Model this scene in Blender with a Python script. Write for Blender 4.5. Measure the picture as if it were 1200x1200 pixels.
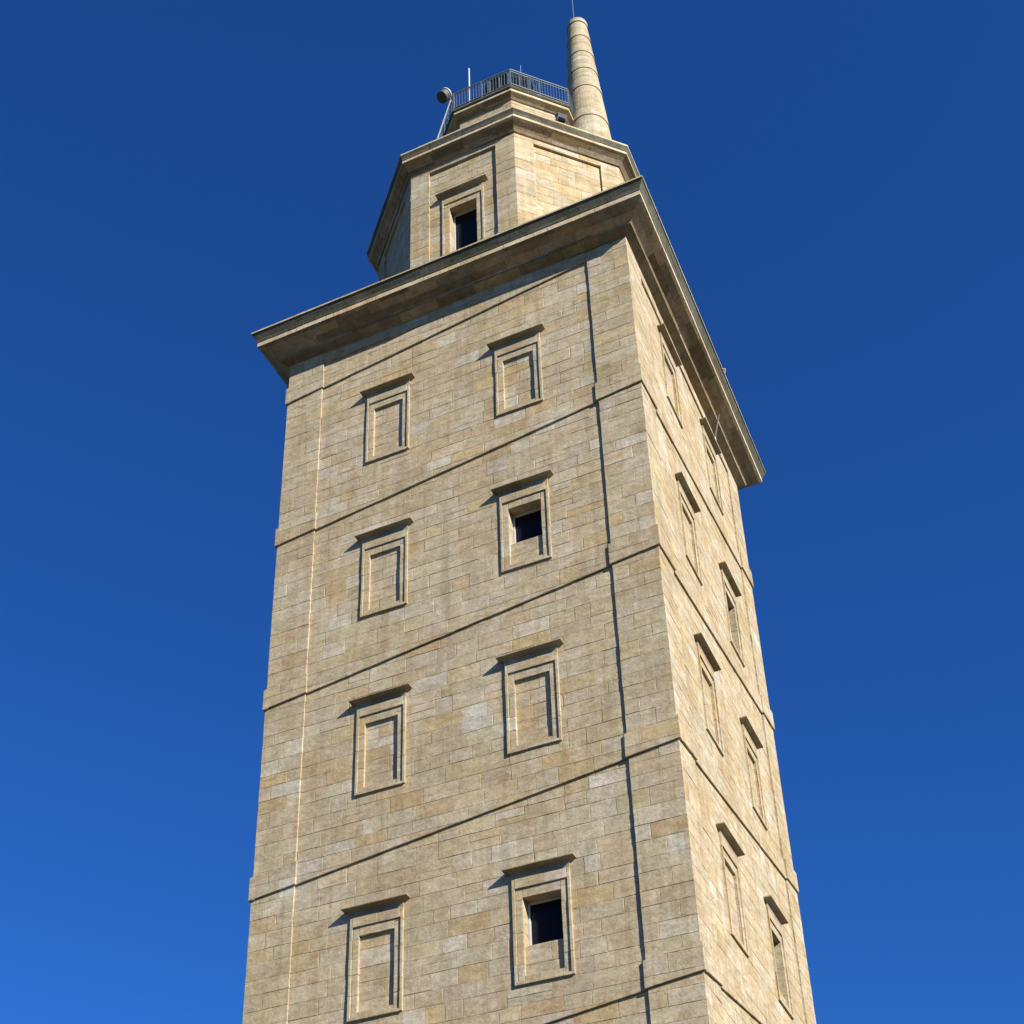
import bpy, math, random
from mathutils import Vector, Matrix

# ------------------------------------------------------------------ scene, camera, sky, sun
S = bpy.context.scene
C = S.collection
for o in list(bpy.data.objects):
    bpy.data.objects.remove(o)

W = 11.6
HALF = W / 2
cam_d = bpy.data.cameras.new('camera')
cam = bpy.data.objects.new('camera', cam_d)
C.objects.link(cam)
ROT = ((0.9126999, 0.4076405, -0.0284272), (0.2344834, -0.4654896, 0.8534266), (0.3346587, -0.7855881, -0.5204373))
CAMLOC = (19.01862, -27.50500, 0.0)
r0, r1, r2 = (Vector(v) for v in ROT)
cam.matrix_world = Matrix(((r0.x, r1.x, r2.x, CAMLOC[0]), (r0.y, r1.y, r2.y, CAMLOC[1]), (r0.z, r1.z, r2.z, CAMLOC[2]), (0, 0, 0, 1)))
cam_d.sensor_width = 36
cam_d.lens = 1708.957 / 1200 * 36
cam_d.shift_y = 354.377 / 1200
cam_d.clip_start = 0.1
cam_d.clip_end = 20000
S.camera = cam

SUN = Vector((0.785, -0.379, 0.489)).normalized()
EL = math.asin(SUN.z)
AZ = math.atan2(SUN.x, SUN.y)
w = bpy.data.worlds.new('World')
S.world = w
w.use_nodes = True
nt = w.node_tree
bg = nt.nodes['Background']
sky = nt.nodes.new('ShaderNodeTexSky')
sky.sky_type = 'NISHITA'
sky.sun_disc = False
sky.sun_elevation = EL
sky.sun_rotation = AZ
sky.air_density = 1.0
sky.dust_density = 0.2
sky.ozone_density = 3.0
grade = nt.nodes.new('ShaderNodeMix')
grade.data_type = 'RGBA'
grade.blend_type = 'MULTIPLY'
grade.inputs[0].default_value = 1.0
grade.inputs[7].default_value = (0.215, 0.70, 1.50, 1)
nt.links.new(sky.outputs[0], grade.inputs[6])
nt.links.new(grade.outputs[2], bg.inputs['Color'])
bg.inputs['Strength'].default_value = 0.053

sd = bpy.data.lights.new('sun', 'SUN')
sd.energy = 5.0
sd.angle = math.radians(0.5)
sd.color = (1.0, 0.975, 0.93)
so = bpy.data.objects.new('sun', sd)
so.rotation_euler = SUN.to_track_quat('Z', 'Y').to_euler()
C.objects.link(so)

S.view_settings.view_transform = 'Standard'
S.view_settings.look = 'None'
S.view_settings.exposure = 0.84
S.view_settings.gamma = 1

rnd = random.Random(7)

# ------------------------------------------------------------------ materials
def new_mat(name):
    m = bpy.data.materials.new(name)
    m.use_nodes = True
    return m, m.node_tree, m.node_tree.nodes['Principled BSDF']

def stone_mat():
    m, t, b = new_mat('granite_ashlar')
    N, L = t.nodes.new, t.links.new
    at = N('ShaderNodeAttribute'); at.attribute_name = 'tint'
    tc = N('ShaderNodeTexCoord')
    def noise(scale, detail, rough=0.6, vec=None, dist=0.0):
        n = N('ShaderNodeTexNoise'); n.inputs['Scale'].default_value = scale
        n.inputs['Detail'].default_value = detail; n.inputs['Roughness'].default_value = rough
        n.inputs['Distortion'].default_value = dist
        L(vec or tc.outputs['Object'], n.inputs['Vector']); return n
    def ramp(src, p0, p1, c0, c1):
        r = N('ShaderNodeValToRGB'); e = r.color_ramp.elements
        e[0].position = p0; e[1].position = p1; e[0].color = (*c0, 1); e[1].color = (*c1, 1)
        L(src, r.inputs[0]); return r
    def mix(mode, fac, a, bb):
        x = N('ShaderNodeMix'); x.data_type = 'RGBA'; x.blend_type = mode
        if isinstance(fac, float): x.inputs[0].default_value = fac
        else: L(fac, x.inputs[0])
        L(a, x.inputs[6])
        if isinstance(bb, tuple): x.inputs[7].default_value = (*bb, 1)
        else: L(bb, x.inputs[7])
        return x.outputs[2]
    mp = N('ShaderNodeMapping'); mp.inputs['Scale'].default_value = (1, 1, 2.2)
    L(tc.outputs['Object'], mp.inputs['Vector'])
    big = noise(0.55, 4, 0.6, None, 0.4)
    mid = noise(2.6, 5, 0.65, mp.outputs[0], 0.6)
    fine = noise(22, 6, 0.7)
    grain = noise(95, 3, 0.7)
    c = mix('MULTIPLY', 1.0, at.outputs['Color'], ramp(mid.outputs[0], 0.3, 0.72, (0.74, 0.69, 0.61), (1.16, 1.16, 1.16)).outputs[0])
    c = mix('MULTIPLY', 1.0, c, ramp(big.outputs[0], 0.32, 0.68, (0.90, 0.84, 0.74), (1.08, 1.09, 1.10)).outputs[0])
    c = mix('MULTIPLY', 0.85, c, ramp(fine.outputs[0], 0.3, 0.7, (0.70, 0.69, 0.66), (1.20, 1.20, 1.21)).outputs[0])
    c = mix('MULTIPLY', 0.6, c, ramp(grain.outputs[0], 0.32, 0.68, (0.68, 0.67, 0.65), (1.22, 1.22, 1.22)).outputs[0])
    # pale salts and rusty blotches with shapes of their own
    sp = noise(7.5, 5, 0.75, mp.outputs[0], 1.2)
    pale = ramp(sp.outputs[0], 0.6, 0.72, (0, 0, 0), (0.42, 0.42, 0.42))
    c = mix('MIX', pale.outputs[0], c, (0.50, 0.455, 0.335))
    rs = noise(1.3, 5, 0.7, mp.outputs[0], 1.0)
    rust = ramp(rs.outputs[0], 0.58, 0.74, (0, 0, 0), (0.36, 0.36, 0.36))
    c = mix('MIX', rust.outputs[0], c, (0.35, 0.245, 0.115))
    mv = N('ShaderNodeMapping'); mv.inputs['Scale'].default_value = (5.0, 5.0, 0.22)
    L(tc.outputs['Object'], mv.inputs['Vector'])
    stv = noise(1.0, 4, 0.6, mv.outputs[0], 0.3)
    c = mix('MULTIPLY', 0.55, c, ramp(stv.outputs[0], 0.34, 0.56, (0.76, 0.73, 0.68), (1.05, 1.05, 1.05)).outputs[0])
    pt = noise(17, 2, 0.5, None, 0.3)
    pit = ramp(pt.outputs[0], 0.70, 0.76, (1, 1, 1), (0.5, 0.47, 0.42))
    c = mix('MULTIPLY', 0.8, c, pit.outputs[0])
    L(c, b.inputs['Base Color'])
    b.inputs['Roughness'].default_value = 0.92
    b.inputs['Specular IOR Level'].default_value = 0.2
    b1 = N('ShaderNodeBump'); b1.inputs['Strength'].default_value = 0.55; b1.inputs['Distance'].default_value = 0.022
    b2 = N('ShaderNodeBump'); b2.inputs['Strength'].default_value = 0.5; b2.inputs['Distance'].default_value = 0.006
    L(noise(9, 6, 0.65).outputs[0], b1.inputs['Height'])
    L(noise(60, 4, 0.7).outputs[0], b2.inputs['Height'])
    L(b1.outputs[0], b2.inputs['Normal']); L(b2.outputs[0], b.inputs['Normal'])
    return m

def plain(name, col, rough=0.6, metal=0.0, var=0.25, scale=8.0):
    m, t, b = new_mat(name)
    n = t.nodes.new('ShaderNodeTexNoise'); n.inputs['Scale'].default_value = scale; n.inputs['Detail'].default_value = 4
    tc = t.nodes.new('ShaderNodeTexCoord'); t.links.new(tc.outputs['Object'], n.inputs['Vector'])
    r = t.nodes.new('ShaderNodeValToRGB')
    r.color_ramp.elements[0].position = 0.3; r.color_ramp.elements[1].position = 0.7
    r.color_ramp.elements[0].color = (*[c * (1 - var) for c in col], 1)
    r.color_ramp.elements[1].color = (*[min(1, c * (1 + var)) for c in col], 1)
    t.links.new(n.outputs[0], r.inputs[0]); t.links.new(r.outputs[0], b.inputs['Base Color'])
    b.inputs['Roughness'].default_value = rough; b.inputs['Metallic'].default_value = metal
    return m

STONE = stone_mat()
STEEL = plain('galvanised_steel', (0.105, 0.135, 0.15), 0.55, 0.2)
DARKSTEEL = plain('weathered_dark_metal', (0.07, 0.07, 0.065), 0.6, 0.2)
WHITE = plain('white_fibreglass', (0.42, 0.44, 0.46), 0.5, 0.0, 0.06)
FRAMEW = plain('pale_window_frame', (0.45, 0.46, 0.46), 0.5, 0.0, 0.06)
INTER = plain('dark_interior', (0.02, 0.02, 0.022), 0.9)
CABLE = plain('grey_cable', (0.5, 0.46, 0.40), 0.6, 0.0)
LADM = plain('dull_ladder_steel', (0.15, 0.15, 0.145), 0.6, 0.1)
m, t, b = new_mat('dark_glass')
b.inputs['Base Color'].default_value = (0.008, 0.009, 0.012, 1); b.inputs['Roughness'].default_value = 0.06
b.inputs['Specular IOR Level'].default_value = 0.10
tn = t.nodes.new('ShaderNodeTexNoise'); tn.inputs['Scale'].default_value = 3
tb = t.nodes.new('ShaderNodeBump'); tb.inputs['Strength'].default_value = 0.03
t.links.new(tn.outputs[0], tb.inputs['Height']); t.links.new(tb.outputs[0], b.inputs['Normal'])
GLASS = m

# ------------------------------------------------------------------ mesh collector
class MB:
    def __init__(s): s.v = []; s.f = []; s.c = []
    def face(s, pts, col):
        i = len(s.v); s.v += [tuple(p) for p in pts]; s.f.append(tuple(range(i, i + len(pts)))); s.c.append(col)
    def box(s, c, sx, sy, sz, col=(.4, .4, .4), ax=None):
        c = Vector(c); X, Y, Z = ax or (Vector((1, 0, 0)), Vector((0, 1, 0)), Vector((0, 0, 1)))
        P = lambda a, b_, d: c + X * (a * sx / 2) + Y * (b_ * sy / 2) + Z * (d * sz / 2)
        q = [(-1, -1), (1, -1), (1, 1), (-1, 1)]
        s.face([P(a, b_, -1) for a, b_ in reversed(q)], col); s.face([P(a, b_, 1) for a, b_ in q], col)
        for i in range(4):
            a, d = q[i], q[(i + 1) % 4]
            s.face([P(*a, -1), P(*d, -1), P(*d, 1), P(*a, 1)], col)
    def beam(s, p, q, wx, wy, col=(.4, .4, .4), up=Vector((0, 0, 1))):
        p, q = Vector(p), Vector(q); Z = (q - p).normalized()
        X = Z.cross(up)
        if X.length < 1e-4: X = Vector((1, 0, 0))
        X.normalize(); Y = Z.cross(X)
        s.box((p + q) / 2, wx, wy, (q - p).length, col, (X, Y, Z))
    def tube(s, pts, r, n=8, col=(.4, .4, .4), caps=True):
        pts = [Vector(p) for p in pts]; rings = []
        rs = r if isinstance(r, (list, tuple)) else [r] * len(pts)
        for i, p in enumerate(pts):
            d = (pts[min(i + 1, len(pts) - 1)] - pts[max(i - 1, 0)]).normalized()
            X = d.cross(Vector((0.31, 0.12, 0.94)))
            if X.length < 1e-3: X = d.cross(Vector((1, 0, 0)))
            X.normalize(); Y = d.cross(X)
            rings.append([p + X * (rs[i] * math.cos(2 * math.pi * k / n)) + Y * (rs[i] * math.sin(2 * math.pi * k / n)) for k in range(n)])
        for a, b_ in zip(rings, rings[1:]):
            for k in range(n):
                s.face([a[k], a[(k + 1) % n], b_[(k + 1) % n], b_[k]], col)
        if caps:
            s.face(list(reversed(rings[0])), col); s.face(rings[-1], col)
    def build(s, name, mat, parent=None, loc=(0, 0, 0), merge=False):
        me = bpy.data.meshes.new(name)
        L0 = Vector(loc)
        me.from_pydata([tuple(Vector(p) - L0) for p in s.v], [], s.f)
        ca = me.color_attributes.new('tint', 'FLOAT_COLOR', 'CORNER')
        buf = []
        for f, c in zip(s.f, s.c): buf += [c[0], c[1], c[2], 1.0] * len(f)
        ca.data.foreach_set('color', buf)
        me.materials.append(mat)
        if merge:
            import bmesh
            bm = bmesh.new(); bm.from_mesh(me)
            bmesh.ops.remove_doubles(bm, verts=bm.verts, dist=1e-5)
            bmesh.ops.recalc_face_normals(bm, faces=bm.faces)
            bm.to_mesh(me); bm.free()
        me.update()
        o = bpy.data.objects.new(name, me); C.objects.link(o); o.location = loc
        if parent is not None:
            o.parent = parent
        return o

def empty(name, loc, label=None, cat=None, group=None, parent=None):
    o = bpy.data.objects.new(name, None); C.objects.link(o); o.location = loc; o.empty_display_size = 0.3
    if label: o['label'] = label
    if cat: o['category'] = cat
    if group: o['group'] = group
    if parent is not None: o.parent = parent
    return o

def tag(o, label, cat, group=None):
    o['label'] = label; o['category'] = cat
    if group: o['group'] = group
    return o

# ------------------------------------------------------------------ stone cells
def tint():
    k = rnd.random()
    a_, b_ = ((0.405, 0.346, 0.212), (0.41, 0.368, 0.252)) if k < .72 else ((0.405, 0.346, 0.212), (0.40, 0.315, 0.160))
    f = rnd.random() ** 1.4
    if k > .94: a_, b_, f = (0.44, 0.404, 0.29), (0.45, 0.422, 0.32), rnd.random()
    c = tuple(x + (y - x) * f for x, y in zip(a_, b_))
    v = rnd.gauss(1.0, 0.045); v = max(0.8, min(1.2, v))
    return tuple(x * v * g * (1 + rnd.uniform(-.015, .015)) for x, g in zip(c, (1.11, 1.07, 1.14)))
MORTAR = (0.40, 0.34, 0.21)

def clip(poly, a, b, c):
    """keep a*u + b*z + c >= 0"""
    out = []
    n = len(poly)
    for i in range(n):
        p, q = poly[i], poly[(i + 1) % n]
        dp = a * p[0] + b * p[1] + c; dq = a * q[0] + b * q[1] + c
        if dp >= -1e-9: out.append(p)
        if (dp > 1e-9 and dq < -1e-9) or (dp < -1e-9 and dq > 1e-9):
            k = dp / (dp - dq); out.append((p[0] + (q[0] - p[0]) * k, p[1] + (q[1] - p[1]) * k))
    # drop doubles
    res = []
    for p in out:
        if not res or abs(p[0] - res[-1][0]) + abs(p[1] - res[-1][1]) > 1e-6: res.append(p)
    if len(res) > 1 and abs(res[0][0] - res[-1][0]) + abs(res[0][1] - res[-1][1]) < 1e-6: res.pop()
    return res if len(res) >= 3 and area(res) > 2e-4 else []
def area(p):
    return abs(sum(p[i][0] * p[(i + 1) % len(p)][1] - p[(i + 1) % len(p)][0] * p[i][1] for i in range(len(p)))) / 2
def subtract(poly, h):
    u0, u1, z0, z1 = h
    if max(p[0] for p in poly) <= u0 or min(p[0] for p in poly) >= u1 or max(p[1] for p in poly) <= z0 or min(p[1] for p in poly) >= z1: return [poly]
    out = []
    for q in (clip(poly, -1, 0, u0), clip(poly, 1, 0, -u1)):
        if q: out.append(q)
    mid_ = clip(poly, 1, 0, -u0)
    mid_ = clip(mid_, -1, 0, u1) if mid_ else []
    if mid_:
        for q in (clip(mid_, 0, -1, z0), clip(mid_, 0, 1, -z1)):
            if q: out.append(q)
    return out
def inset(poly, ds):
    n = len(poly); lines = []
    for i in range(n):
        p, q = poly[i], poly[(i + 1) % n]
        ex, ez = q[0] - p[0], q[1] - p[1]; L_ = math.hypot(ex, ez)
        nx, nz = -ez / L_, ex / L_           # inward for counter-clockwise
        lines.append((p[0] + nx * ds[i], p[1] + nz * ds[i], ex / L_, ez / L_))
    out = []
    for i in range(n):
        a, b_ = lines[i - 1], lines[i]
        det = a[2] * b_[3] - a[3] * b_[2]
        if abs(det) < 0.08:
            out.append((b_[0], b_[1])); continue
        k = ((b_[0] - a[0]) * b_[3] - (b_[1] - a[1]) * b_[2]) / det
        out.append((a[0] + a[2] * k, a[1] + a[3] * k))
    return out

def cell(mb, P, poly, off, col, deep=0.12, tight=(), jit=0.004, back=0.013, rough=1.0, flat=None):
    """one dressed stone: poly in (u,z), P(u,o,z) -> 3D, off(u,z) -> outward offset"""
    if not callable(off):
        o0 = off; off = lambda u, z: o0
    A = sum(poly[i][0] * poly[(i + 1) % len(poly)][1] - poly[(i + 1) % len(poly)][0] * poly[i][1] for i in range(len(poly)))
    if A < 0: poly = poly[::-1]
    back = rnd.choice((.005, .006, .007, .010, .013))
    mb.face([P(u, off(u, z) - back, z) for u, z in poly], MORTAR)
    n = len(poly)
    ds = []
    for i in range(n):
        p, q = poly[i], poly[(i + 1) % n]
        t_ = any(abs(p[0] - e) < 1e-5 and abs(q[0] - e) < 1e-5 for e in tight)
        ds.append(0.002 if t_ else rnd.choice((0.001, 0.002, 0.002, 0.003, 0.004, 0.006, 0.010)) * rough)
    w_ = max(p[0] for p in poly) - min(p[0] for p in poly); h_ = max(p[1] for p in poly) - min(p[1] for p in poly)
    if min(w_, h_) < 0.06 or area(poly) < 0.006:
        ds = [d * 0.3 for d in ds]
        ch = 0.002
    else: ch = rnd.choice((0.002, 0.003, 0.003, 0.005, 0.008))
    fl = [bool(flat and flat(poly[i], poly[(i + 1) % n])) for i in range(n)]
    ds = [0.0 if f else d for f, d in zip(fl, ds)]
    A1 = inset(poly, ds); A2 = inset(poly, [d + (0.0 if f else ch) for f, d in zip(fl, ds)])
    lu0, lu1 = min(p[0] for p in poly), max(p[0] for p in poly); lz0, lz1 = min(p[1] for p in poly), max(p[1] for p in poly)
    def bad(B):
        sa = sum(B[i][0] * B[(i + 1) % n][1] - B[(i + 1) % n][0] * B[i][1] for i in range(n))
        if sa < 0.35 * 2 * area(poly): return True
        return any(p[0] < lu0 - 1e-4 or p[0] > lu1 + 1e-4 or p[1] < lz0 - 1e-4 or p[1] > lz1 + 1e-4 for p in B)
    if bad(A2) or bad(A1) or any((A2[i][0] - poly[i][0]) ** 2 + (A2[i][1] - poly[i][1]) ** 2 > .0025 for i in range(n)):
        cu_ = sum(p[0] for p in poly) / n; cz_ = sum(p[1] for p in poly) / n      # thin wedge: shrink about its centre
        A1 = [(cu_ + (p[0] - cu_) * .985, cz_ + (p[1] - cz_) * .985) for p in poly]
        A2 = [(cu_ + (p[0] - cu_) * .97, cz_ + (p[1] - cz_) * .97) for p in poly]
    if min(w_, h_) > 0.16 and n <= 6:      # worn, uneven arrises with the odd chip
        R1, R2 = [], []
        for i in range(n):
            k = (i + 1) % n
            p, q, a_, b_ = A1[i], A1[k], A2[i], A2[k]
            L_ = math.hypot(q[0] - p[0], q[1] - p[1]); m_ = max(1, int(L_ / 0.2 + .5))
            R1.append(p); R2.append(a_)
            if L_ < 0.1 or fl[i]: continue
            nx, nz = -(q[1] - p[1]) / L_, (q[0] - p[0]) / L_
            for e in range(1, m_):
                f = (e + rnd.uniform(-.25, .25)) / m_
                d1 = rnd.uniform(-.002, .007); d2 = rnd.uniform(-.002, .006)
                if rnd.random() < .07: d2 += rnd.uniform(.01, .03)
                R1.append((p[0] + (q[0] - p[0]) * f + nx * d1, p[1] + (q[1] - p[1]) * f + nz * d1))
                R2.append((a_[0] + (b_[0] - a_[0]) * f + nx * (d1 + d2), a_[1] + (b_[1] - a_[1]) * f + nz * (d1 + d2)))
        A1, A2 = R1, R2
    n = len(A1)
    j = rnd.uniform(-jit, jit); ju, jz = rnd.uniform(-jit, jit) * .8, rnd.uniform(-jit, jit) * .8
    cu = sum(p[0] for p in poly) / len(poly); cz = sum(p[1] for p in poly) / len(poly)
    top = [P(u, off(u, z) + j + ju * (u - cu) / max(.3, w_) + jz * (z - cz) / max(.3, h_), z) for u, z in A2]
    rim = [P(u, off(u, z) + j - ch * .8, z) for u, z in A1]
    base = [P(u, off(u, z) - deep, z) for u, z in A1]
    mb.face(top, col)
    for i in range(n):
        k = (i + 1) % n
        mb.face([rim[i], rim[k], top[k], top[i]], col)
        mb.face([base[i], base[k], rim[k], rim[i]], col)

def rect(u0, u1, z0, z1): return [(u0, z0), (u1, z0), (u1, z1), (u0, z1)]
def breaks(a, b, lo, hi, forbid=()):
    out = [a]
    while True:
        n_ = out[-1] + rnd.uniform(lo, hi)
        for f in forbid:
            if abs(n_ - f) < 0.1: n_ += 0.17
        if b - n_ < lo * 0.7:
            break
        out.append(n_)
    if b - out[-1] > hi * 1.25: out.append((out[-1] + b) / 2 + rnd.uniform(-.1, .1))
    return out + [b]

def frame(cx, cy, a, ang):
    n = Vector((math.cos(ang), math.sin(ang), 0)); t_ = Vector((-n.y, n.x, 0)); c = Vector((cx, cy, 0))
    return lambda u, o, z: c + n * (a + o) + t_ * u + Vector((0, 0, z))

CX = CY = HALF
ZG = -1.6
# ------------------------------------------------------------------ the tower
tower = empty('stone_lighthouse', (CX, CY, 0), 'tall square tower of pale granite blocks with eight-sided top storeys', 'lighthouse')
TL = Vector((CX, CY, 0))
def tb_build(mb, name, mat=STONE, parent=tower, loc=None):
    """build with the mesh origin at loc (world) under an unrotated parent"""
    o = mb.build(name, mat, None, loc if loc is not None else tuple(TL))
    o.parent = parent
    # keep world position
    pw = Vector((0, 0, 0)); p = parent
    while p is not None:
        pw += p.location; p = p.parent
    o.location = Vector(loc if loc is not None else TL) - pw
    return o

SQ = [frame(CX, CY, HALF, math.radians(-90 + 90 * k)) for k in range(4)]
REC = 0.056          # recess of the wall panels behind the corner strips
PIL = HALF - 1.27    # |u| where the corner strips start
ZTOP = 37.22
ZPAN = 36.83
BH, BC, BP = 0.66, 0.0, 0.055
PITCH = 5.96
RISE = PITCH / 4
# lines of the spiral band, per face: z at the face centre
def band_lines(k):
    # front face runs 29.58 -> 30.93, right face 30.93 -> 32.42
    base = 29.55 + RISE * k
    return [base + RISE / 2 + PITCH * i for i in range(-6, 3)]
def band_z(zc, u): return zc + RISE / W * u

# windows: (face, u, z of sill, kind)
WIN = []
HW, WH = 0.73, 2.71
for z_, kinds in ((31.71, 'bb'), (25.82, 'bo'), (19.98, 'bb'), (13.73, 'bo')):
    for u_, kd in zip((-2.155, 2.155), kinds): WIN.append((0, u_, z_, kd))
for z_, kinds in ((33.36, 'bb'), (27.09, 'bd'), (21.23, 'bb'), (15.35, 'bd')):
    for u_, kd in zip((-2.135, 2.135), kinds): WIN.append((1, u_, z_, kd))

# courses shared by all faces
zc = [ZG]
while zc[-1] < ZTOP - 0.45: zc.append(zc[-1] + rnd.choice((0.36, 0.39, 0.42, 0.44, 0.46, 0.5)))
zc.append(ZTOP)

band_mb = MB()
pil_mb = [MB() for _ in range(4)]
for k in range(4):
    P = SQ[k]
    wall = MB()
    holes = [(u - HW + .03, u + HW - .03, z + .03, z + WH - .03) for f, u, z, kd in WIN if f == k]
    lines = band_lines(k)
    E = HALF
    def emit(poly, region, col, zone):
        tgt = {'panel': wall, 'pl': pil_mb[k], 'pr': pil_mb[(k + 1) % 4], 'fr': wall}[region]
        o = -REC if region == 'panel' else 0.0
        rest = poly; pieces = []
        for zl in lines:
            if not rest: break
            s_ = RISE / W
            lo = clip(rest, s_, -1, zl)                       # below the line
            up = clip(rest, -s_, 1, -zl)
            if lo: pieces.append((lo, 0, zl))
            if not up: rest = []; break
            b1 = clip(up, s_, -1, zl + BH)
            rest2 = clip(up, -s_, 1, -zl - BH)
            if b1: pieces.append((b1, 1, zl))
            if rest2:
                b2 = clip(rest2, s_, -1, zl + BH + BC)
                if b2: pieces.append((b2, 2, zl))
                rest = clip(rest2, -s_, 1, -zl - BH - BC)
            else: rest = []
        if rest: pieces.append((rest, 0, 0))
        for pc, kind, zl in pieces:
            if region in ('fr', 'pr') and zl > 35.9 and k == 0: kind = 0
            if zl > 36.4 and k >= 1: kind = 0
            def flat(p, q):
                for zl_ in lines:
                    for h in (BH,):
                        if abs(p[1] - band_z(zl_, p[0]) - h) < .012 and abs(q[1] - band_z(zl_, q[0]) - h) < .012: return True
                return False
            if kind:
                dd = BP
                def mv(p):
                    u = p[0]
                    if region == 'pl':
                        u = -E - dd if abs(u + E) < 1e-5 else (u + dd if abs(u + PIL) < 1e-5 else u)
                    if region == 'pr':
                        u = E + dd if abs(u - E) < 1e-5 else (u - dd if abs(u - PIL) < 1e-5 else u)
                    return (u, p[1])
                pc = [mv(p) for p in pc]
                if kind == 1: of = o + BP
                else:
                    of = lambda u, z, zl=zl, o=o: o + BP * max(0.0, 1 - (z - band_z(zl, u) - BH) / BC)
                qs = [pc]
                if region == 'panel':
                    for h in holes: qs = [y for x in qs for y in subtract(x, h)]
                for q in qs: cell(band_mb, P, q, of, col, deep=0.2, tight=(-E - dd, E + dd), jit=0.0, flat=flat)
            else:
                qs = [pc]
                if region == 'panel':
                    for h in holes: qs = [y for x in qs for y in subtract(x, h)]
                for q in qs: cell(tgt, P, q, o, col, deep=0.12, tight=(-E, E), flat=flat)
    for i, (za, zb) in enumerate(zip(zc, zc[1:])):
        wob = lambda: rnd.uniform(-.004, .004)
        # corner strips
        alt = (i + k) % 2
        for reg, a, b_ in (('pl', -E, -PIL), ('pr', PIL, E)):
            inner = []
            if rnd.random() < 0.72:
                t_ = rnd.uniform(0.28, 0.42) if (alt ^ (reg == 'pr')) else rnd.uniform(0.58, 0.72)
                inner = [a + (b_ - a) * t_]
            bs = [a] + inner + [b_]
            for u0, u1 in zip(bs, bs[1:]): emit(rect(u0, u1, za, zb), reg, tint(), 0)
        # panel
        if za < ZPAN:
            bs = breaks(-PIL, PIL, 0.42, 1.12)
            j = 0
            while j < len(bs) - 1:
                u0, u1 = bs[j], bs[j + 1]
                zt_ = min(zb, ZPAN)
                if rnd.random() < .05 and zt_ - za > .36:
                    zm = za + (zt_ - za) * rnd.uniform(.4, .6)
                    emit(rect(u0, u1, za, zm), 'panel', tint(), 0); emit(rect(u0, u1, zm, zt_), 'panel', tint(), 0)
                else: emit(rect(u0, u1, za, zt_), 'panel', tint(), 0)
                j += 1
        if zb > ZPAN:
            bs = breaks(-PIL, PIL, 0.7, 1.5)
            for u0, u1 in zip(bs, bs[1:]): emit(rect(u0, u1, max(za, ZPAN), zb), 'fr', tint(), 0)
    tb_build(wall, 'wall')
for mbp in pil_mb: tb_build(mbp, 'corner_strip')
tb_build(band_mb, 'spiral_band')

# ------------------------------------------------------------------ window parts
def stack(mb, levels, col):
    """levels: list of 4-point loops"""
    for a, b_ in zip(levels, levels[1:]):
        for i in range(4):
            mb.face([a[i], a[(i + 1) % 4], b_[(i + 1) % 4], b_[i]], col)
    mb.face(list(reversed(levels[0])), col); mb.face(levels[-1], col)

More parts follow.
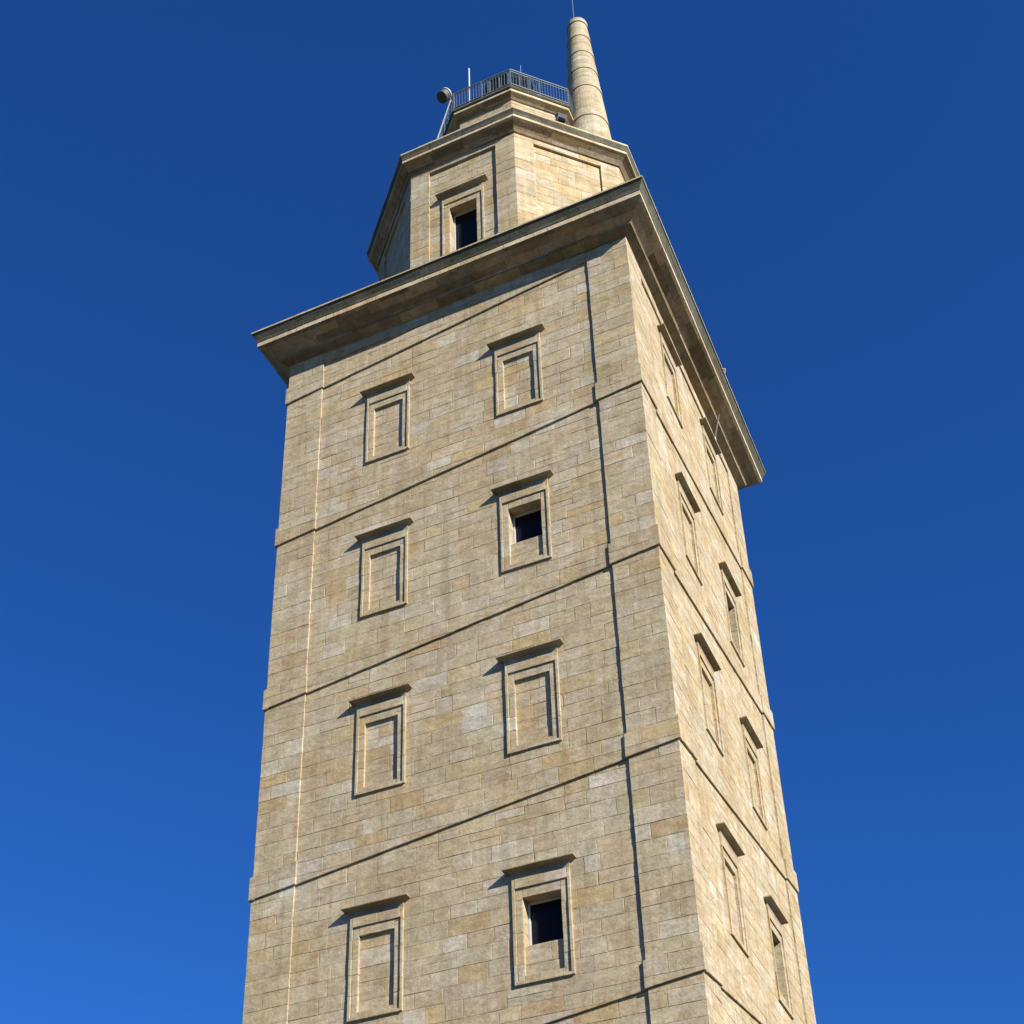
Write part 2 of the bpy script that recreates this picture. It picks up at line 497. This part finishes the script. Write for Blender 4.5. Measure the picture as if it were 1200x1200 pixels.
def window(P, uc, zs, kind, base=-REC, hw=HW, wh=WH, ow=0.48, obot=0.21, otop=2.2, apron=0.98, label=None):
    Q = lambda u, o, z: P(uc + u, base + o, zs + z)
    root = empty('blind_window' if kind == 'b' else 'window', tuple(Q(0, 0, 0) - TL), parent=tower)
    if label: root['label'] = label
    loc = tuple(Q(0, 0, 0))
    sur = MB()
    oo, oi = 0.056, 0.018
    rs, rt = 0.075, 0.26
    for sgn in (-1, 1):
        bz = breaks(0.0, wh, 0.4, 0.85)
        for za, zb in zip(bz, bz[1:]):
            col = tint()
            zi0, zi1 = max(za, rs), min(zb, wh - rt)
            cell(sur, Q, rect(*sorted((sgn * hw, sgn * (hw - rs))), za, zb), oo, col, deep=0.2, jit=0.003)
            if zi1 - zi0 > 0.03:
                cell(sur, Q, rect(*sorted((sgn * (hw - rs), sgn * ow)), zi0, zi1), oi, col, deep=0.14 if kind == 'b' else 0.5, jit=0.003)
    bs = [-hw + rs, rnd.uniform(-.25, .25), hw - rs]
    for u0, u1 in zip(bs, bs[1:]):
        col = tint()
        cell(sur, Q, rect(u0, u1, wh - rt, wh), oo, col, deep=0.2, jit=0.003)
    bs = [-ow, rnd.uniform(-.2, .2), ow]
    for u0, u1 in zip(bs, bs[1:]):
        cell(sur, Q, rect(u0, u1, otop, wh - rt), oi, tint(), deep=0.14 if kind == 'b' else 0.5, jit=0.002)
        cell(sur, Q, rect(u0, u1, rs, obot), oi, tint(), deep=0.14 if kind == 'b' else 0.5, jit=0.002)
    bs = [-hw + rs, rnd.uniform(-.2, .2), hw - rs]
    for u0, u1 in zip(bs, bs[1:]): cell(sur, Q, rect(u0, u1, 0, rs), oo, tint(), deep=0.2, jit=0.002)
    tb_build(sur, 'surround', STONE, root, loc)
    # hood
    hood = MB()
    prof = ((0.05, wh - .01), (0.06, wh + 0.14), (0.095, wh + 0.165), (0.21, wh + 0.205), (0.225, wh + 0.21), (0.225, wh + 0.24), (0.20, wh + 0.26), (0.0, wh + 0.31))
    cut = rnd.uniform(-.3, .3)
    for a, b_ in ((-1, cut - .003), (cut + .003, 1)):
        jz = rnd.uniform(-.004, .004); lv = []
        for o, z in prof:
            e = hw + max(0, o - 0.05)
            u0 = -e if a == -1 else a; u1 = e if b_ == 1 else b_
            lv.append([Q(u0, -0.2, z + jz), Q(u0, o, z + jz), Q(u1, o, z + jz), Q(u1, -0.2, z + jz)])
        hc = rnd.uniform(.62, .82); stack(hood, lv, tuple(x * hc for x in tint()))   # whole hood darkened: shade of its underside put into the colour
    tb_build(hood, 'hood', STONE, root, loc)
    # infill masonry
    zt = otop + .02 if kind == 'b' else apron
    if kind in 'bo' or kind == 'd':
        inf = MB(); di = -0.06
        if kind == 'd': zt = 0.5
        zz = [obot - .02]
        while zt - zz[-1] > 0.5: zz.append(zz[-1] + rnd.uniform(.3, .5))
        zz.append(zt)
        for za, zb in zip(zz, zz[1:]):
            bs = [-ow - .02] + ([rnd.uniform(-.3, .3)] if rnd.random() < .75 else []) + [ow + .02]
            for u0, u1 in zip(bs, bs[1:]): cell(inf, Q, rect(u0, u1, za, zb), di, tint(), deep=0.35 if kind != 'b' else .1, jit=0.003)
        tb_build(inf, 'infill', STONE, root, loc)
    if kind != 'b':
        zb_ = zt if kind in 'od' else obot
        d = -0.30
        rv = MB()   # deep stone reveal
        col = tint()
        e = 0.006
        rv.face([Q(-ow - e, -.4, zb_ - .05), Q(-ow - e, -.4, otop + e), Q(-ow - e, d - .9, otop + e), Q(-ow - e, d - .9, zb_ - .05)], INTC)
        rv.face([Q(ow + e, -.4, zb_ - .05), Q(ow + e, d - .9, zb_ - .05), Q(ow + e, d - .9, otop + e), Q(ow + e, -.4, otop + e)], INTC)
        rv.face([Q(-ow, -.4, otop + e), Q(ow, -.4, otop + e), Q(ow, d - .9, otop + e), Q(-ow, d - .9, otop + e)], INTC)
        rv.face([Q(-ow, -.3, zb_ - .06), Q(ow, -.3, zb_ - .06), Q(ow, d - .9, zb_ - .06), Q(-ow, d - .9, zb_ - .06)], INTC)
        rv.face([Q(-ow, d - .9, zb_ - .06), Q(ow, d - .9, zb_ - .06), Q(ow, d - .9, otop), Q(-ow, d - .9, otop)], INTC)
        tb_build(rv, 'interior', INTER, root, loc)
        fr = MB(); ft, fd = 0.045, 0.06
        def fbox(u0, u1, z0, z1, dd=d):
            for f in ([(u0, 0, z0), (u1, 0, z0), (u1, 0, z1), (u0, 0, z1)],
                      [(u0, 0, z0), (u0, 0, z1), (u0, -fd, z1), (u0, -fd, z0)], [(u1, 0, z0), (u1, -fd, z0), (u1, -fd, z1), (u1, 0, z1)],
                      [(u0, 0, z1), (u1, 0, z1), (u1, -fd, z1), (u0, -fd, z1)], [(u0, 0, z0), (u0, -fd, z0), (u1, -fd, z0), (u1, 0, z0)]):
                fr.face([Q(u, dd + o, z) for u, o, z in f], (.6, .6, .6))
        fbox(-ow + .004, -ow + ft, zb_, otop - .004); fbox(ow - ft, ow - .004, zb_, otop - .004)
        fbox(-ow + ft, ow - ft, otop - ft, otop - .004); fbox(-ow + ft, ow - ft, zb_, zb_ + ft)
        tb_build(fr, 'window_frame', FRAMEW, root, loc)
        pn = MB()
        pn.face([Q(-ow + ft * .5, d - .05, zb_ + .02), Q(ow - ft * .5, d - .05, zb_ + .02), Q(ow - ft * .5, d - .05, otop - .02), Q(-ow + ft * .5, d - .05, otop - .02)], (0, 0, 0))
        tb_build(pn, 'pane', GLASS, root, loc)
    return root
INTC = (.02, .02, .02)
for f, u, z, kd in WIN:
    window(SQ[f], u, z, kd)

# ------------------------------------------------------------------ cornices
LICH = (0.105, 0.105, 0.078)
def cornice(name, n, a, prof, lo=0.9, hi=1.7, gaps=0.006, ang0=-90, dark=()):
    """prof: list of (outset, z, tone) for the strip that starts there; mitred round an n-gon of apothem a"""
    mb = MB(); tn = math.tan(math.pi / n)
    for k in range(n):
        P = frame(CX, CY, a, math.radians(ang0 + 360 / n * k))
        for i in range(len(prof) - 1):
            (oa, za, tone), (ob, zb, _) = prof[i], prof[i + 1]
            ha, hb = (a + oa) * tn, (a + ob) * tn
            h = min(ha, hb)
            bs = breaks(-h, h, lo, hi)
            # solid backing a little inside
            mb.face([P(-ha, oa - .012, za + .004), P(ha, oa - .012, za + .004), P(hb, ob - .012, zb + .004), P(-hb, ob - .012, zb + .004)], tuple(c * .6 for c in MORTAR))
            for u0, u1 in zip(bs, bs[1:]):
                c = tint()
                if tone == 'dark':
                    g = rnd.uniform(.75, 1.3); c = tuple(x * g for x in LICH)
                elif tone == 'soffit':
                    g = rnd.uniform(.42, 1.0); c = (c[0] * g, c[1] * g * .93, c[2] * g * .88)  # soffit stones toned down: shade put into their colour, with random staining
                elif tone == 'pale':
                    c = tuple(min(.6, x * 1.2) for x in c)
                j = rnd.uniform(-.003, .003)
                L0, L1 = (-ha, -hb) if u0 == bs[0] else (u0 + gaps, u0 + gaps)
                R0, R1 = (ha, hb) if u1 == bs[-1] else (u1 - gaps, u1 - gaps)
                mb.face([P(L0, oa + j, za), P(R0, oa + j, za), P(R1, ob + j, zb), P(L1, ob + j, zb)], c)
    return mb
def ring_roof(mb, n, a0, z0, a1, z1, ang0=-90, col=(.2, .19, .16)):
    tn = math.tan(math.pi / n)
    for k in range(n):
        P = frame(CX, CY, 0, math.radians(ang0 + 360 / n * k))
        mb.face([P(-a0 * tn, a0, z0), P(a0 * tn, a0, z0), P(a1 * tn, a1, z1), P(-a1 * tn, a1, z1)], col)

main_prof = [(-.02, 37.19, 'soffit'), (0.03, 37.235, 'soffit'), (0.27, 37.375, 'soffit'), (0.285, 37.43, 'soffit'), (0.31, 37.46, 'soffit'),
             (0.50, 37.585, 'soffit'), (0.70, 37.705, 'soffit'), (0.775, 37.765, 'pale'), (0.785, 37.775, 'pale'), (0.785, 37.945, 'dark'), (0.80, 37.955, 'dark'),
             (0.825, 38.05, 'dark'), (0.88, 38.17, 'dark'), (0.915, 38.26, 'dark'), (0.945, 38.275, 'dark'), (0.95, 38.28, 'pale'), (0.95, 38.345, 'pale'), (0.925, 38.38, 'dark'), (0.4, 38.47, 'dark'), (-.5, 38.6, 'dark')]
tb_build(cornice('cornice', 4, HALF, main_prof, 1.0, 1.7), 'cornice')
rf = MB(); ring_roof(rf, 4, HALF - .45, 38.58, 0.5, 38.8); tb_build(rf, 'terrace_roof')

# ------------------------------------------------------------------ the eight-sided storeys
def octagon_storey(name, a, z0, z1, strip, ptop, rec, holes_by_face, pbot=None):
    mb = MB(); hw = a * math.tan(math.pi / 8); E = hw; U = hw - strip
    zz = [z0]
    while zz[-1] < z1 - .5: zz.append(zz[-1] + rnd.choice((.38, .42, .45, .5)))
    zz.append(z1)
    for k in range(8):
        P = frame(CX, CY, a, math.radians(-90 + 45 * k))
        hs = holes_by_face.get(k, [])
        for za, zb in zip(zz, zz[1:]):
            for u0, u1 in ((-E, -U), (U, E)): cell(mb, P, rect(u0, u1, za, zb), 0, tint(), deep=.2, tight=(-E, E))
            if za < ptop:
                bs = breaks(-U, U, .5, 1.1)
                for u0, u1 in zip(bs, bs[1:]):
                    qs = [rect(u0, u1, za, min(zb, ptop))]
                    for h in hs: qs = [y for x in qs for y in subtract(x, h)]
                    for q in qs: cell(mb, P, q, -rec, tint())
            if zb > ptop:
                bs = breaks(-U, U, .7, 1.3)
                for u0, u1 in zip(bs, bs[1:]): cell(mb, P, rect(u0, u1, max(za, ptop), zb), 0, tint(), deep=.2)
    return tb_build(mb, name)
OA = 4.79
owz = 41.0
oh = 44.09 - owz
octagon_storey('octagon_storey', OA, 38.45, 46.16, 0.72, 45.87, 0.085, {0: [(-.02 - .78 + .03, -.02 + .78 - .03, owz + .03, 44.06)]})
window(frame(CX, CY, OA, math.radians(-90)), -0.02, owz, 'w', base=-.085, hw=0.78, wh=oh, ow=0.5, obot=.2, otop=oh - .52)
oct_prof = [(-.02, 46.12, 'soffit'), (.05, 46.14, 'soffit'), (.11, 46.24, 'soffit'), (.16, 46.29, 'soffit'), (.30, 46.40, 'soffit'), (.37, 46.45, 'pale'), (.38, 46.46, 'pale'), (.38, 46.57, 'dark'),
            (.39, 46.59, 'dark'), (.41, 46.70, 'dark'), (.45, 46.80, 'pale'), (.455, 46.81, 'pale'), (.455, 46.88, 'pale'), (.44, 46.90, 'dark'), (-.2, 46.98, 'dark'), (-2.3, 47.3, 'dark')]
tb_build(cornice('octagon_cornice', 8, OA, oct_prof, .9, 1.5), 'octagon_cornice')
DA = 2.6
octagon_storey('upper_drum', DA, 47.2, 51.74, 0.36, 51.28, 0.09, {})
gal_prof = [(-.02, 51.70, 'soffit'), (.04, 51.72, 'soffit'), (.10, 51.78, 'soffit'), (.25, 51.88, 'pale'), (.265, 51.90, 'pale'), (.265, 52.0, 'dark'), (.29, 52.02, 'dark'), (.32, 52.06, 'dark'), (.32, 52.15, 'dark'), (.30, 52.17, 'dark'), (-2.5, 52.22, 'dark')]
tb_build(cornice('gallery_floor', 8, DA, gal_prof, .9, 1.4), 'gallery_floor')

# lantern room
T8 = math.tan(math.pi / 8)
lan = MB(); LA = 1.05
ring_roof(lan, 8, LA + .1, 52.2, LA + .1, 52.9); ring_roof(lan, 8, LA + .1, 52.9, LA - .1, 52.92)
lo_ = tb_build(lan, 'lantern_room', DARKSTEEL)
pn = MB(); ring_roof(pn, 8, LA, 52.9, LA, 56.2); tb_build(pn, 'lantern_pane', GLASS, lo_)
mu = MB()
for k in range(8):
    P = frame(CX, CY, 0, math.radians(-90 + 45 * k))
    mu.beam(P(LA * T8, LA, 52.9), P(LA * T8, LA, 56.2), .09, .09)
    mu.beam(P(0, LA + .01, 52.9), P(0, LA + .01, 56.2), .05, .05)
    for z in (54.1, 55.3): mu.beam(P(-LA * T8, LA + .015, z), P(LA * T8, LA + .015, z), .05, .05)
tb_build(mu, 'mullion', STEEL, lo_)
lr = MB(); ring_roof(lr, 8, LA + .02, 56.15, LA + .08, 56.2); ring_roof(lr, 8, LA + .08, 56.2, LA + .08, 56.26); ring_roof(lr, 8, LA + .08, 56.26, .05, 56.6)
tb_build(lr, 'lantern_roof', STEEL, lo_)

# round turret
TX, TY = 9.08, 5.8
tur = MB()
rad = lambda z: 0.865 + (0.415 - 0.865) * (z - 50.2) / 8.6
rings = [46.95, 49.6, 51.85, 53.95, 55.23, 56.48, 57.7, 58.8]
NT = 40
def turret_ring(za, zb, ra, rb, parts, col=None):
    a0 = rnd.uniform(0, 6.28)
    cols = [tuple(x * .6 + y * .4 for x, y in zip(tint(), (.43, .40, .30))) for _ in range(parts)]
    for k in range(NT):
        c = col or cols[int(k * parts / NT)]
        t0, t1 = a0 + 2 * math.pi * k / NT, a0 + 2 * math.pi * (k + 1) / NT
        p = lambda r, t_, z: (TX - .15 * max(0, z - 49) / 10 + r * math.cos(t_), TY + r * math.sin(t_), z)
        tur.face([p(ra, t0, za), p(ra, t1, za), p(rb, t1, zb), p(rb, t0, zb)], c)
for za, zb in zip(rings, rings[1:]):
    # overhanging lip at the base of each drum, then tapering courses
    ncs = 4
    r_lo, r_hi = rad(za) + .022, rad(zb) - .006
    turret_ring(za - .004, za, r_lo - .09, r_lo, 1, MORTAR)
    turret_ring(za, za + .10, r_lo, r_lo - .004, 6)
    z_ = za + .10
    hs = [(zb - z_) / ncs * rnd.uniform(.85, 1.15) for _ in range(ncs)]; sc = (zb - z_) / sum(hs)
    for q, h in enumerate(hs):
        z2 = z_ + h * sc
        f0 = (z_ - za) / (zb - za); f1 = (z2 - za) / (zb - za)
        ja = r_lo + (r_hi - r_lo) * f0; jb = r_lo + (r_hi - r_lo) * f1
        j = rnd.uniform(-.003, .003)
        turret_ring(z_, z2 - .008, ja + j, jb + j, rnd.choice((5, 6, 7)))
        turret_ring(z2 - .008, z2, jb - .008, jb - .008, 1, MORTAR)
        z_ = z2
zt = 58.8
turret_ring(zt - .004, zt, rad(zt) - .06, rad(zt) + .03, 1, MORTAR)
turret_ring(zt, 59.05, rad(zt) + .03, rad(zt) + .02, 7)
turret_ring(59.05, 59.11, rad(zt) + .02, rad(zt) - .04, 7)
turret_ring(59.11, 59.13, rad(zt) - .04, 0.001, 7)
tb_build(tur, 'round_turret')

# ------------------------------------------------------------------ gallery railing (a thing of its own)
rail = empty('gallery_railing', (CX, CY, 52.2), 'blue-grey steel railing with thin upright bars around the top gallery', 'railing')
RA = 2.87
def rb_(mb, name): return tb_build(mb, name, STEEL, rail, (CX, CY, 52.2))
top, bot = MB(), MB()
rest = MB()
for k in range(8):
    P = frame(CX, CY, 0, math.radians(-90 + 45 * k)); h = RA * T8
    top.beam(P(-h, RA, 53.2), P(h, RA, 53.2), .05, .04)
    top.beam(P(-h, RA, 53.09), P(h, RA, 53.09), .025, .025)
    bot.beam(P(-h, RA, 52.29), P(h, RA, 52.29), .045, .035)
    for u in (h, 0.0):
        ps = MB(); ps.beam(P(u, RA, 52.16), P(u, RA, 53.22), .06, .06); rb_(ps, 'post')
    for i in range(1, 20):
        if i == 10: continue
        u = -h + 2 * h * i / 20
        if k in (0, 1, 2, 7):
            bl = MB(); bl.beam(P(u, RA, 52.29), P(u, RA, 53.2), .02, .02); rb_(bl, 'baluster')
        else: rest.beam(P(u, RA, 52.29), P(u, RA, 53.2), .02, .02)
rb_(top, 'top_rail'); rb_(bot, 'bottom_rail')
ro = rb_(rest, 'baluster'); ro['kind'] = 'stuff'

# ------------------------------------------------------------------ small fittings
def single(mb, name, mat, loc, label, cat): return tag(mb.build(name, mat, None, loc), label, cat)
lx, ly = TX - .22, TY - .12
a = MB(); a.tube([(lx, ly, 59.05), (lx, ly, 59.5)], .028, 8); a.tube([(lx, ly, 59.5), (lx, ly, 62.5)], [.018, .012], 8)
single(a, 'lightning_rod', STEEL, (lx, ly, 59.1), 'thin pale metal rod rising from the very top of the round turret', 'lightning rod')
ax, ay = 4.95 + .32, 2.95
a = MB(); a.tube([(ax, ay, 52.2), (ax, ay, 54.45)], .032, 10); a.tube([(ax, ay, 54.45), (ax, ay, 54.5)], [.032, .012], 10)
single(a, 'whip_antenna', WHITE, (ax, ay, 52.2), 'thick white pole antenna standing behind the gallery railing, left side', 'antenna')
a = MB(); a.tube([(6.6, 5.1, 56.3), (6.6, 5.1, 56.95)], .018, 8)
single(a, 'rod_antenna', STEEL, (6.6, 5.1, 56.3), 'very short thin grey rod on the lantern roof behind the railing', 'antenna')

# hooded siren on an arm off the railing's left corner
hx, hy, hz = 4.40, 2.86, 53.02
sir = empty('hooded_searchlight', (hx, hy, hz), 'dark round-hooded searchlight hanging off the left corner of the top railing', 'searchlight')
hd = MB()
d = Vector((-.35, -.35, -.85)).normalized()
c0 = Vector((hx, hy, hz + .32))
hd.tube([c0 - d * .02, c0 + d * .04, c0 + d * .14, c0 + d * .30, c0 + d * .5], [.08, .17, .215, .225, .23], 20)
tb_build(hd, 'housing', DARKSTEEL, sir, (hx, hy, hz))
rg = MB(); rg.tube([c0 + d * .13, c0 + d * .18], [.245, .245], 20); rg.tube([c0 - d * .04, c0 + d * .01], [.12, .17], 20)
tb_build(rg, 'collar', plain('pale_collar', (.42, .42, .4), .5), sir, (hx, hy, hz))
ar = MB(); ar.tube([c0 + d * .2, (4.4, 2.86, 53.35), (4.62, 2.95, 53.1)], .04, 8); ar.tube([(4.4, 2.86, 53.35), (4.6, 2.95, 52.4)], .03, 8)
tb_build(ar, 'bracket', DARKSTEEL, sir, (hx, hy, hz))

# ladder from octagon roof up to the gallery
p0, p1 = Vector((3.72, 2.05, 47.1)), Vector((4.5, 2.76, 52.35))
lad = empty('steel_ladder', tuple(p0), 'narrow grey steel ladder leaning from the octagon roof to the left gallery corner', 'ladder')
sd_ = Vector((.66, -.75, 0)).normalized() * .19
for s_ in (-1, 1):
    mb = MB(); mb.beam(p0 + sd_ * s_, p1 + sd_ * s_, .06, .045); tb_build(mb, 'stringer', LADM if s_ > 0 else DARKSTEEL, lad, tuple(p0))
for i in range(17):
    q = p0 + (p1 - p0) * ((i + .7) / 17.6)
    mb = MB(); mb.beam(q - sd_, q + sd_, .03, .03); tb_build(mb, 'rung', DARKSTEEL, lad, tuple(p0))

# small floodlight on the octagon roof
fx, fy = 8.98, 2.62
fl = empty('small_floodlight', (fx, fy, 47.0), 'small black floodlight on a short stand at the roof edge beside the round turret', 'floodlight')
mb = MB(); mb.tube([(fx, fy, 46.95), (fx, fy, 48.05)], .03, 8); mb.tube([(fx + .02, fy, 48.05), (fx + .55, fy + .5, 46.98)], .018, 6); tb_build(mb, 'stand', DARKSTEEL, fl, (fx, fy, 47.0))
mb = MB(); X = Vector((.7, .7, 0)); Z = Vector((.35, -.35, .87)); Y = Z.cross(X)
mb.box((fx, fy, 48.25), .34, .2, .40, (.1, .1, .1), (X.normalized(), Y.normalized(), Z.normalized())); mb.box((fx + .03, fy - .03, 48.46), .38, .3, .04, (.1, .1, .1), (X.normalized(), Y.normalized(), Z.normalized()))
tb_build(mb, 'lamp_body', DARKSTEEL, fl, (fx, fy, 47.0))
mb = MB(); mb.box((fx + .075, fy - .075, 48.23), .26, .03, .3, (.6, .6, .6), (X.normalized(), Vector((.7, -.7, 0)).normalized(), Vector((0, 0, 1)))); tb_build(mb, 'lens', GLASS, fl, (fx, fy, 47.0))

# cable slung from the cornice rim to the right wall
cb = MB(); q0, q1 = Vector((12.6, 7.28, 38.46)), Vector((11.62, 8.84, 37.1))
pts = [Vector((11.9, 7.2, 38.62)), Vector((12.45, 7.26, 38.49))] + [q0 + (q1 - q0) * (i / 8) - Vector((0, 0, .18 * math.sin(math.pi * i / 8) * .4)) for i in range(9)] + [Vector((11.615, 8.86, 36.4))]
cb.tube(pts, .03, 8)
single(cb, 'slack_cable', CABLE, tuple(q0), 'pale slack cable hanging from the main cornice rim to the right wall', 'cable')

# ------------------------------------------------------------------ ground
g, t, b = new_mat('short_grass')
n1 = t.nodes.new('ShaderNodeTexNoise'); n1.inputs['Scale'].default_value = 0.4; n1.inputs['Detail'].default_value = 8
r = t.nodes.new('ShaderNodeValToRGB'); r.color_ramp.elements[0].color = (.035, .042, .014, 1); r.color_ramp.elements[1].color = (.06, .055, .022, 1)
tc = t.nodes.new('ShaderNodeTexCoord'); t.links.new(tc.outputs['Object'], n1.inputs['Vector'])
t.links.new(n1.outputs[0], r.inputs[0]); t.links.new(r.outputs[0], b.inputs['Base Color']); b.inputs['Roughness'].default_value = 1
mb = MB(); mb.face([(4000 * math.cos(2 * math.pi * i / 64), 4000 * math.sin(2 * math.pi * i / 64), ZG - .02) for i in range(64)], (0, 0, 0))
o = mb.build('ground', g, None); o['kind'] = 'structure'
pv, t, b = new_mat('granite_paving')
br = t.nodes.new('ShaderNodeTexBrick'); br.inputs['Scale'].default_value = 1.0; br.inputs['Color1'].default_value = (.062, .05, .03, 1); br.inputs['Color2'].default_value = (.05, .04, .025, 1)
br.inputs['Mortar'].default_value = (.14, .12, .1, 1); br.inputs['Mortar Size'].default_value = .015
tc = t.nodes.new('ShaderNodeTexCoord'); t.links.new(tc.outputs['Object'], br.inputs['Vector']); t.links.new(br.outputs[0], b.inputs['Base Color']); b.inputs['Roughness'].default_value = .9
mb = MB(); mb.box((CX, CY, ZG - .05), 84, 84, .1, (0, 0, 0))
o = mb.build('pavement', pv, None); o['kind'] = 'structure'
